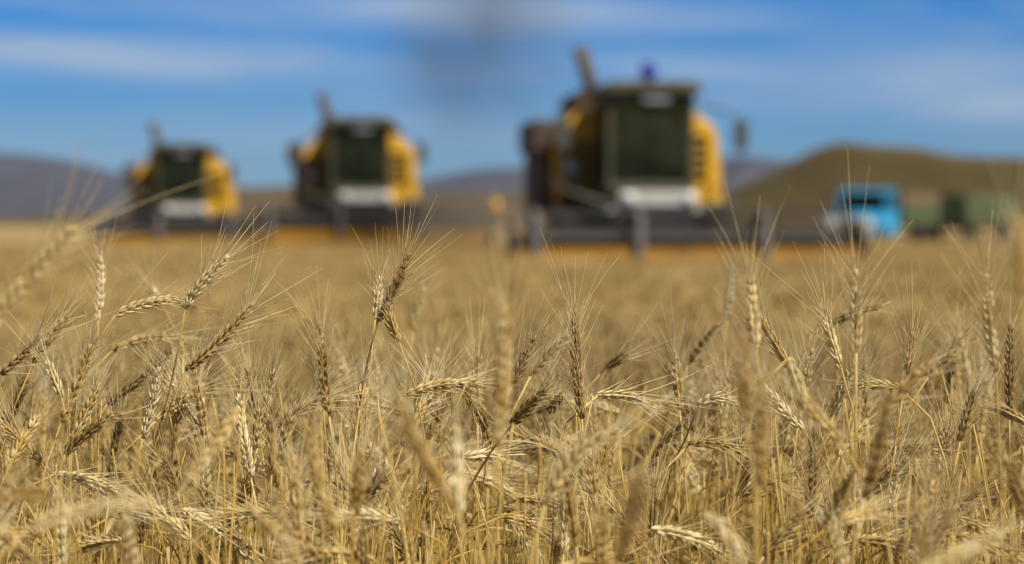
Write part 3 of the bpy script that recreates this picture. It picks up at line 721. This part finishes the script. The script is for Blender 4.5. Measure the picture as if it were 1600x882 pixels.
def wheel(root, x, y, z, r, wd, name='wheel'):
    """Tyre with lugs as the part, rim and hub as its sub-parts."""
    h = wd / 2; out = 1 if x > 0 else -1; t = MB()
    t.lathe([(r * .56, -h * .8), (r * .80, -h), (r * .95, -h * .92), (r, -h * .6), (r, h * .6), (r * .95, h * .92), (r * .80, h), (r * .56, h * .8)], (x, y, z), 'x', 32, closed=True)
    for k in range(20):
        a = 2 * math.pi * k / 20
        for s_ in (-1, 1):
            mt = Matrix.Translation((x + s_ * h * .45, y, z)) @ Matrix.Rotation(a + s_ * .07, 4, 'X') @ Matrix.Translation((0, 0, r * 1.01)) @ Matrix.Rotation(s_ * .5, 4, 'Z')
            t.box((-h * .52, -r * .035, -r * .03), (h * .52, r * .035, r * .035), mat=mt)
    tw = t.build(name, M['rubber'], root)
    m = MB(); m.lathe([(r * .555, -h * .55), (r * .555, h * .55), (r * .50, h * .5), (r * .42, h * .15), (r * .15, h * .10), (r * .15, -h * .10), (r * .42, -h * .15), (r * .50, -h * .5)], (x, y, z), 'x', 28, closed=True)
    m.build('rim', M['yellow'] if root.get('category') == 'harvester' else M['grey_metal'], tw)
    hb = MB(); hb.cyl((x - out * h * .2, y, z), (x + out * h * .5, y, z), r * .15, 14); hb.build('hub', M['dark_metal'], tw)
    return tw

def make_harvester(label, beacon=False, end_cover=False, back=1.08):
    root = thing('combine_harvester', label, 'harvester', group='yellow combine harvesters cutting the wheat')
    # body with slanted grain tank shoulders
    b = MB(); sh = [(-1.58, 1.55), (-1.62, 3.12), (-1.02, 3.70), (.98, 3.66), (1.44, 3.30), (1.56, 3.10), (1.70, 1.55)]
    b.prism(sh, .38, 4.2, bev=.035); body = b.build('body', M['yellow'], root)
    sl = MB()
    for k in range(5): sl.box((.86, .34, 2.20 + k * .20), (1.30, .372, 2.295 + k * .20))
    sl.box((1.33, .341, 1.7), (1.37, .37, 3.05)); sl.box((.90, .345, 3.04), (1.40, .371, 3.07))
    sl.build('vent_grille', M['dark_metal'], body)
    sc_ = MB(); sc_.box((-1.56, .335, 1.62), (-.86, .376, 2.98), bev=.01)  # added brown panel: cab shadow on the yellow shoulder put into colour
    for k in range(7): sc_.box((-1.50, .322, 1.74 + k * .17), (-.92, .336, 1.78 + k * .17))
    sc_.build('shoulder_shade', M['shade_brown'], body)
    t = MB(); t.prism([(-1.25, 3.70), (-1.05, 3.98), (1.05, 3.98), (1.2, 3.70)], .8, 3.6, bev=.03); t.build('grain_tank', M['brown_metal'], root)
    rr_ = MB(); rr_.prism([(4.21, 1.3), (4.21, 3.3), (5.0, 3.1), (6.4, 2.2), (6.6, 1.2), (5.6, 1.1)], -1.15, 1.15, bev=.04, axis='x'); rr_.build('straw_hood', M['yellow'], root)
    sp = MB(); sp.box((-1.86, .9, 1.62), (-1.60, 3.9, 2.90), bev=.03); sp.box((-2.04, .7, 2.78), (-1.62, 3.2, 3.38), bev=.04); sp.build('side_housing', M['brown_metal'], root)
    ch = MB(); ch.box((-1.2, -.2, .95), (1.2, 4.6, 1.53), bev=.03); ch.cyl((-1.45, -.0, .88), (1.45, 0, .88), .13); ch.cyl((-1.3, 4.3, .6), (1.3, 4.3, .6), .09); ch.build('chassis', M['dark_metal'], root)
    # operator's cab: frame posts, tinted panes, roof, seat and wheel
    c = MB(); cx, y0, y1, z0, z1 = .82, -1.28, .36, 2.03, 3.80
    for x in (-cx, cx - .09):
        for y in (y0, y1 - .09): c.box((x, y, z0), (x + .09, y + .09, z1), bev=.015)
    c.box((-cx, y0, z0 - .08), (cx, y1, z0 + .10), bev=.02); c.box((-cx + .092, y0, z1 - .14), (cx - .092, y0 + .08, z1 - .002), bev=.01)
    c.box((-cx + .003, y1 - .05, z0 + .1), (cx - .003, y1 - .003, z0 + .9)); cab = c.build('cab', M['cab_frame'], root)
    rf = MB(); rf.prism([(-.96, 3.81), (-.93, 3.93), (-.80, 4.02), (.80, 4.02), (.93, 3.93), (.96, 3.81)], -1.52, .50, bev=.03); rf.build('roof', M['cab_frame'], cab)
    p = MB(); p.prism([(-1.215, 2.14), (-1.30, 3.66), (-1.29, 3.66), (-1.205, 2.14)], -.73, .73, axis='x'); p.build('windscreen', M['glass'], cab)
    for x in (-.79, .775):
        p = MB(); p.box((x, -1.19, 2.14), (x + .015, .27, 3.79)); p.build('side_window', M['glass'], cab)
    s_ = MB(); s_.box((-.28, -.35, 2.35), (.28, .15, 2.55), bev=.05); s_.box((-.26, .02, 2.56), (.26, .16, 3.2), bev=.05); s_.box((-.2, -.3, 2.11), (.2, .1, 2.35)); s_.build('seat', M['seat'], cab)
    s_ = MB(); s_.cyl((0, -.95, 2.1), (0, -.75, 2.75), .035, 8)
    s_.tube([(.2 * math.cos(a), -.75 + .06 * math.sin(a), 2.76 + .19 * math.sin(a)) for a in np.linspace(0, 6.283, 20)], .016, 6); s_.build('steering_wheel', M['seat'], cab)
    l = MB()
    l.box((-.18, -1.44, 3.62), (.34, -1.32, 3.74), bev=.03)  # added grey bar: bright sky patch of the upper windscreen made as a shape
    l.build('sky_patch_bar', M['patch_grey'], cab)
    # front platform under the cab
    f = MB(); f.box((-.60, -1.40, 1.70), (.86, -1.30, 1.96), bev=.025); f.box((-.80, -1.30, 1.60), (.95, .2, 1.70)); fp = f.build('front_panel', M['white'], root)
    for x in (-.42, .72):
        h = MB(); h.lathe([(.02, -.02), (.10, -.02), (.115, .02), (.10, .06)], (x, -1.43, 1.84), 'y', 16); h.build('headlight', M['lamp'], fp)
    h = MB(); h.lathe([(.03, -.02), (.13, -.01), (.15, .05), (.08, .12)], (-1.32, .18, 2.43), 'y', 18); h.cyl((-1.32, .23, 2.43), (-1.32, .33, 2.43), .04, 8); h.build('side_lamp', M['lamp'], root)
    # exhaust, mirrors, rails, ladder
    e = MB(); e.tube([(-.78, 1.0, 3.5), (-.82, .9, 3.9), (-.94, .86, 4.34), (-1.04, .84, 4.68)], [.15, .15, .145, .145], 16); e.lathe([(.17, -.05), (.17, .08), (.11, .12)], (-1.045, .83, 4.68), 'z', 16); e.build('exhaust_pipe', M['pipe_metal'], root)
    for sgn in (-1, 1):
        mr = MB(); mr.tube([(sgn * .84, -1.2, 3.6), (sgn * 1.3, -1.4, 3.5), (sgn * 1.68, -1.42, 3.34), (sgn * 1.68, -1.42, 2.5), (sgn * 1.2, -1.0, 1.9)], .022, 8)
        mr.box((sgn * 1.68 - .13, -1.47, 2.74), (sgn * 1.68 + .13, -1.39, 3.30), bev=.03); mr.build('mirror', M['mirror'], root)
    rl = MB(); rl.tube([(-.7, -1.32, 1.7), (-1.5, -1.3, 1.95), (-1.75, -.4, 2.2), (-1.75, .8, 2.35)], .024, 8); rl.build('handrail', M['grey_metal'], root); rl = MB(); rl.tube([(1.0, -1.2, 1.7), (1.3, -1.2, 1.75), (1.72, -.7, 1.75), (1.72, .3, 1.75)], .03, 8); rl.build('handrail', M['grey_metal'], root)
    ld = MB()
    for x in (1.05, 1.45): ld.cyl((x, -1.15, .75), (x, -.75, 1.75), .025, 8)
    for k in range(4): ld.box((1.05, -1.15 + k * .11, .84 + k * .25), (1.45, -1.02 + k * .11, .87 + k * .25))
    ld.build('ladder', M['dark_metal'], root)
    fh = MB(); fh.prism([(-2.35, .45), (-2.35, 1.1), (-.6, 1.75), (-.1, 1.5), (-.1, .95)], -.55, .75, axis='x', bev=.02); fh.build('feeder_house', M['dark_metal'], root)
    for sgn in (-1, 1):
        wheel(root, sgn * 1.42, .0, .86, .86, .60); wheel(root, sgn * 1.2, 4.3, .55, .55, .36)
    # header: trough as the part; reel, auger, dividers, arms as sub-parts
    xa, xb = -2.72, 3.42
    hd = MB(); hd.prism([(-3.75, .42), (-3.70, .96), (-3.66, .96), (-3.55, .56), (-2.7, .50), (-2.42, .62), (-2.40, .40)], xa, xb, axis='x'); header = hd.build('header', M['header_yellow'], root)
    bk = MB(); bk.prism([(-2.40, .45), (-2.46, back - .02), (-2.34, back), (-2.30, .45)], xa + .01, xb - .01, axis='x'); bk.cyl((xa + .02, -2.33, back + .02), (xb - .02, -2.33, back + .02), .05, 10); bk.build('back_sheet', M['dark_metal'], header)
    au = MB(); au.cyl((xa + .1, -2.85, .92), (xb - .1, -2.85, .92), .17, 16)
    for sgn, a0, a1 in ((1, xa + .1, -.4), (-1, .6, xb - .1)):
        n = 70; V = []; F = []
        for k in range(n):
            a = sgn * k * .42; x = a0 + (a1 - a0) * k / (n - 1)
            V += [(x, -2.85 + .16 * math.cos(a), .92 + .16 * math.sin(a)), (x, -2.85 + .29 * math.cos(a), .92 + .29 * math.sin(a)), (x + .012, -2.85 + .29 * math.cos(a), .92 + .29 * math.sin(a)), (x + .012, -2.85 + .16 * math.cos(a), .92 + .16 * math.sin(a))]
            if k: F += [[4 * k - 4 + j, 4 * k - 4 + (j + 1) % 4, 4 * k + (j + 1) % 4, 4 * k + j] for j in range(4)]
        au.add(V, F, 0, False)
    au.build('auger', M['dark_metal'], header)
    re = MB(); ry, rz, R_ = -3.35, 1.08, .47; re.cyl((xa + .15, ry, rz), (xb - .15, ry, rz), .06, 12)
    for k in range(5):
        a = math.pi / 2 + 2 * math.pi * k / 5 + .1; py, pz = ry + R_ * math.cos(a), rz + R_ * math.sin(a)
        re.box((xa + .15, py - .035, pz - .045), (xb - .15, py + .035, pz + .045))
        for x in np.linspace(xa + .25, xb - .25, 24): re.cyl((x, py, pz - .045), (x, py + .05, pz - .27), .007, 4)
        for x in (xa + .2, -.95, .45, 1.9, xb - .2): re.box((x - .02, -.03, 0), (x + .02, .03, R_), mat=Matrix.Translation((0, ry, rz)) @ Matrix.Rotation(math.atan2(math.sin(a), math.cos(a)) - math.pi / 2, 4, 'X'))
    re.build('reel', M['reel_metal'], header)
    for x in (xa + .30, -.56, 1.70):
        ar = MB(); ar.prism([(-2.38, 1.10), (-2.34, 1.25), (-3.30, 1.62), (-3.84, 1.52), (-3.86, .72), (-3.76, .72), (-3.74, 1.42), (-3.30, 1.50)], x - .055, x + .055, axis='x', bev=.012); ar.build('reel_arm', M['grey_metal'], header)
    for x, mt in ((xa - .10, 'brown_metal'), (xb + .02, 'dark_metal')):
        dv = MB(); dv.prism([(-4.35, .55), (-3.7, 1.05), (-3.1, 1.42), (-2.4, 1.40), (-2.3, .40), (-3.8, .38)], x, x + .09, axis='x', bev=.015); dv.build('divider', M[mt], header)
    if end_cover:
        dc = MB(); dc.lathe([(.10, .0), (.25, .02), (.27, .10), (.22, .17), (.08, .19)], (xb + .12, -3.0, 1.52), 'x', 20); dc.build('drive_cover', M['yellow'], header)
    if beacon:
        bc = MB(); bc.cyl((.06, -.6, 4.0), (.06, -.6, 4.13), .10, 14); bc.lathe([(.12, .12), (.155, .16), (.16, .28), (.125, .37), (.05, .41), (.01, .42)], (.06, -.6, 4.0), 'z', 18, mi=1); bc.build('beacon', [M['dark_metal'], M['blue_lens']], root)
    return root
def scale_dist(py_per): return py_per
D1 = 46.6
c1 = make_harvester('largest and nearest yellow combine harvester, blue beacon on its roof, before the hill', beacon=True)
p = at(1001, 349, D1); c1.location = (p.x, D1, 0); c1.rotation_euler = (0, 0, R(5.5))
c2 = make_harvester('middle yellow combine harvester, left of the dark smoke, white panel under its cab', end_cover=True, back=1.36)
D2 = 68; p = at(562, 349, D2); c2.location = (p.x, D2, ground_z(p.x, D2)); c2.rotation_euler = (0, 0, R(4.5))
c3 = copy_tree(c2); c3['label'] = 'smallest and farthest yellow combine harvester, before the bluish mountain at left'
D3 = 82; p = at(286, 349, D3); c3.location = (p.x, D3, ground_z(p.x, D3)); c3.rotation_euler = (0, 0, R(5))

# ------------------------------------------------------------------ blue truck and its trailer
def make_truck():
    root = thing('truck', 'old sky-blue truck with a white grille and green board body, hauling a trailer', 'truck')
    c = MB()                                                           # front is -y; nose, cab shell
    c.prism([(-.62, .72), (-.66, 1.30), (-.55, 1.50), (-.3, 1.58), (.3, 1.58), (.55, 1.50), (.66, 1.30), (.62, .72)], -1.25, .15, bev=.06)
    hood = c.build('hood', M['truck_blue'], root)
    g_ = MB(); g_.box((-.95, -1.36, .80), (.95, -1.26, 1.32), bev=.04)
    for k in range(5): g_.box((-.62, -1.385, .86 + k * .085), (.62, -1.355, .90 + k * .085))
    gr = g_.build('grille', M['white'], root)
    for sgn in (-1, 1):
        h = MB(); h.lathe([(.02, -.02), (.12, -.02), (.14, .03), (.10, .06)], (sgn * .76, -1.39, 1.05), 'y', 16); h.build('headlight', M['lamp'], gr)
        fd = MB(); P = [(-1.25, .62), (-1.25, 1.28), (-.95, 1.40), (-.2, 1.38), (.12, 1.15), (.18, .68), (-.02, .68), (-.12, .98), (-.4, 1.14), (-.72, 1.08), (-.95, .85), (-1.0, .62)]
        fd.prism(P, sgn * .64, sgn * 1.08, axis='x', bev=.04); fd.build('fender', M['truck_blue'], root)
    cb = MB(); cb.box((-1.03, .16, .62), (1.03, 1.72, 1.56), bev=.06)
    cb.prism([(.36, 2.33), (.50, 2.42), (1.55, 2.42), (1.72, 2.33), (1.72, 2.30), (.36, 2.30)], -.98, .98, axis='x', bev=.05)
    for x in (-1.0, .92):
        cb.prism([(.17, 1.55), (.40, 2.31), (.49, 2.31), (.26, 1.55)], x, x + .08, axis='x'); cb.box((x, 1.0, 1.55), (x + .08, 1.07, 2.31)); cb.box((x, 1.62, 1.55), (x + .08, 1.72, 2.31))
    cb.box((-.92, 1.66, 1.55), (.92, 1.71, 2.31)); cab = cb.build('cab', M['truck_blue'], root)
    p_ = MB(); p_.prism([(.21, 1.56), (.42, 2.29), (.435, 2.29), (.225, 1.56)], -.918, .918, axis='x'); p_.build('windscreen', M['truck_glass'], cab)
    for x in (-.97, .955):
        p_ = MB(); p_.prism([(.30, 1.57), (.49, 2.29), (1.60, 2.29), (1.60, 1.57)], x, x + .012, axis='x'); p_.build('side_window', M['truck_glass'], cab)
    s_ = MB(); s_.box((-.8, .95, 1.1), (.8, 1.6, 1.58), bev=.06); s_.build('seat', M['seat'], cab)
    bp = MB(); bp.box((-1.12, -1.62, .52), (1.12, -1.48, .72), bev=.03); bp.build('bumper', M['white'], root)
    fr = MB(); fr.box((-.45, -1.5, .55), (-.33, 7.0, .72)); fr.box((.33, -1.5, .55), (.45, 7.0, .72)); fr.build('chassis', M['dark_metal'], root)
    board_body(root, 1.95, 7.1, M['green'])
    for sgn in (-1, 1):
        wheel(root, sgn * .88, -.55, .50, .50, .28); wheel(root, sgn * .86, 5.0, .50, .50, .50)
    return root
def board_body(root, y0, y1, mat, extra=True):
    b = MB(); b.box((-1.17, y0, 1.02), (1.17, y1, 1.14))
    for k in range(4):
        z = 1.15 + k * .17
        for x in (-1.2, 1.15): b.box((x, y0, z), (x + .05, y1, z + .155), bev=.01)
        b.box((-1.148, y0, z), (1.148, y0 + .05, z + .155), bev=.01); b.box((-1.148, y1 - .05, z), (1.148, y1, z + .155), bev=.01)
    for x in (-1.235, 1.202):
        for y in np.linspace(y0 + .1, y1 - .15, 5): b.box((x, y, 1.0), (x + .033, y + .06, 1.86))
    bd = b.build('cargo_body', mat, root)
    e = MB()
    for k in range(3):
        z = 1.84 + k * .16
        for x in (-1.19, 1.15): e.box((x, y0 + .01, z), (x + .04, y1 - .01, z + .145), bev=.01)
        e.box((-1.148, y0 + .01, z), (1.148, y0 + .05, z + .145)); e.box((-1.148, y1 - .05, z), (1.148, y1 - .01, z + .145))
    e.build('side_extension', M['board'] if extra else M['pale_green'], bd)
def make_trailer():
    root = thing('trailer', 'faded green board trailer standing behind the blue truck', 'trailer')
    board_body(root, .6, 5.0, M['pale_green'], False)
    fr = MB(); fr.box((-.45, .5, .80), (-.33, 5.0, 1.0)); fr.box((.33, .5, .80), (.45, 5.0, 1.0)); fr.cyl((-.3, .7, .6), (0, -1.3, .62), .045, 8); fr.cyl((.3, .7, .6), (0, -1.3, .62), .045, 8); fr.cyl((-.9, 1.3, .5), (.9, 1.3, .5), .06, 8); fr.cyl((-.9, 4.2, .5), (.9, 4.2, .5), .06, 8); fr.build('drawbar', M['dark_metal'], root)
    for sgn in (-1, 1):
        wheel(root, sgn * .88, 1.3, .50, .50, .28); wheel(root, sgn * .88, 4.2, .50, .50, .28)
    return root
DT = 95.0; YAW = R(26); YAW_T = R(42)
tk = make_truck(); p = at(1344, 349, DT); tk.location = (p.x, DT, ground_z(p.x, DT)); tk.rotation_euler = (0, 0, -YAW)
dr = Vector((math.sin(YAW), math.cos(YAW), 0))
tl = make_trailer(); tl.location = tk.location + dr * 7.6 + Vector((math.sin(YAW_T), math.cos(YAW_T), 0)) * 1.5; tl.location.z = ground_z(tl.location.x, tl.location.y); tl.rotation_euler = (0, 0, -YAW_T)

# ------------------------------------------------------------------ smoke and dust
def puff(name, c, rx, ry, rz, dens, colour, label, aniso=0.0, nscale=1.6):
    bm = bmesh.new(); bmesh.ops.create_icosphere(bm, subdivisions=3, radius=1.0)
    mb = MB(); mb.frombm(bm, smooth=True)
    m, t = new_mat(name); o = N(t, 'ShaderNodeOutputMaterial'); v = N(t, 'ShaderNodeVolumePrincipled'); v.inputs['Color'].default_value = (*colour, 1); v.inputs['Anisotropy'].default_value = aniso
    tcx = N(t, 'ShaderNodeTexCoord'); ln = N(t, 'ShaderNodeVectorMath', operation='LENGTH'); n = N(t, 'ShaderNodeTexNoise'); n.inputs['Scale'].default_value = nscale; n.inputs['Detail'].default_value = 3
    L(t, tcx.outputs['Object'], ln.inputs[0]); L(t, tcx.outputs['Object'], n.inputs['Vector'])
    mr = N(t, 'ShaderNodeMapRange', interpolation_type='SMOOTHSTEP'); mr.inputs[1].default_value = 1.0; mr.inputs[2].default_value = 0.15; mr.inputs[3].default_value = 0; mr.inputs[4].default_value = 1
    L(t, ln.outputs['Value'], mr.inputs[0])
    nr = N(t, 'ShaderNodeMapRange'); nr.inputs[1].default_value = 0.36; nr.inputs[2].default_value = 0.68; nr.inputs[3].default_value = .05; nr.inputs[4].default_value = dens * 1.7
    L(t, n.outputs[0], nr.inputs[0])
    mm = N(t, 'ShaderNodeMath', operation='MULTIPLY'); L(t, mr.outputs[0], mm.inputs[0]); L(t, nr.outputs[0], mm.inputs[1]); L(t, mm.outputs[0], v.inputs['Density'])
    L(t, v.outputs[0], o.inputs['Volume'])
    ob = mb.build(name, m, None, c); ob.scale = (rx, ry, rz)
    return tag(ob, label, name, kind='stuff')
sm = puff('smoke', at(746, 62, 62), 3.3, 2.0, 3.5, .33, (0.26, 0.25, 0.25), 'dark smoke drifting up between the middle and the large harvester')

def haze_box(dens):
    m, t = new_mat('haze'); o = N(t, 'ShaderNodeOutputMaterial'); v = N(t, 'ShaderNodeVolumePrincipled')
    v.inputs['Color'].default_value = (0.62, 0.74, 0.92, 1); v.inputs['Density'].default_value = dens; v.inputs['Anisotropy'].default_value = 0.2
    L(t, v.outputs[0], o.inputs['Volume'])
    mb = MB(); mb.box((-4500, -200, -6), (4500, 7200, 190)); return tag(mb.build('haze', m), 'thin blue air in front of the far hills', 'haze', kind='stuff')
haze_box(4.5e-5)

puff('dust', at(735, 352, 58), 2.3, 1.6, 1.0, .45, (0.52, 0.42, 0.30), 'brown dust hanging over the stubble beside the middle harvester')
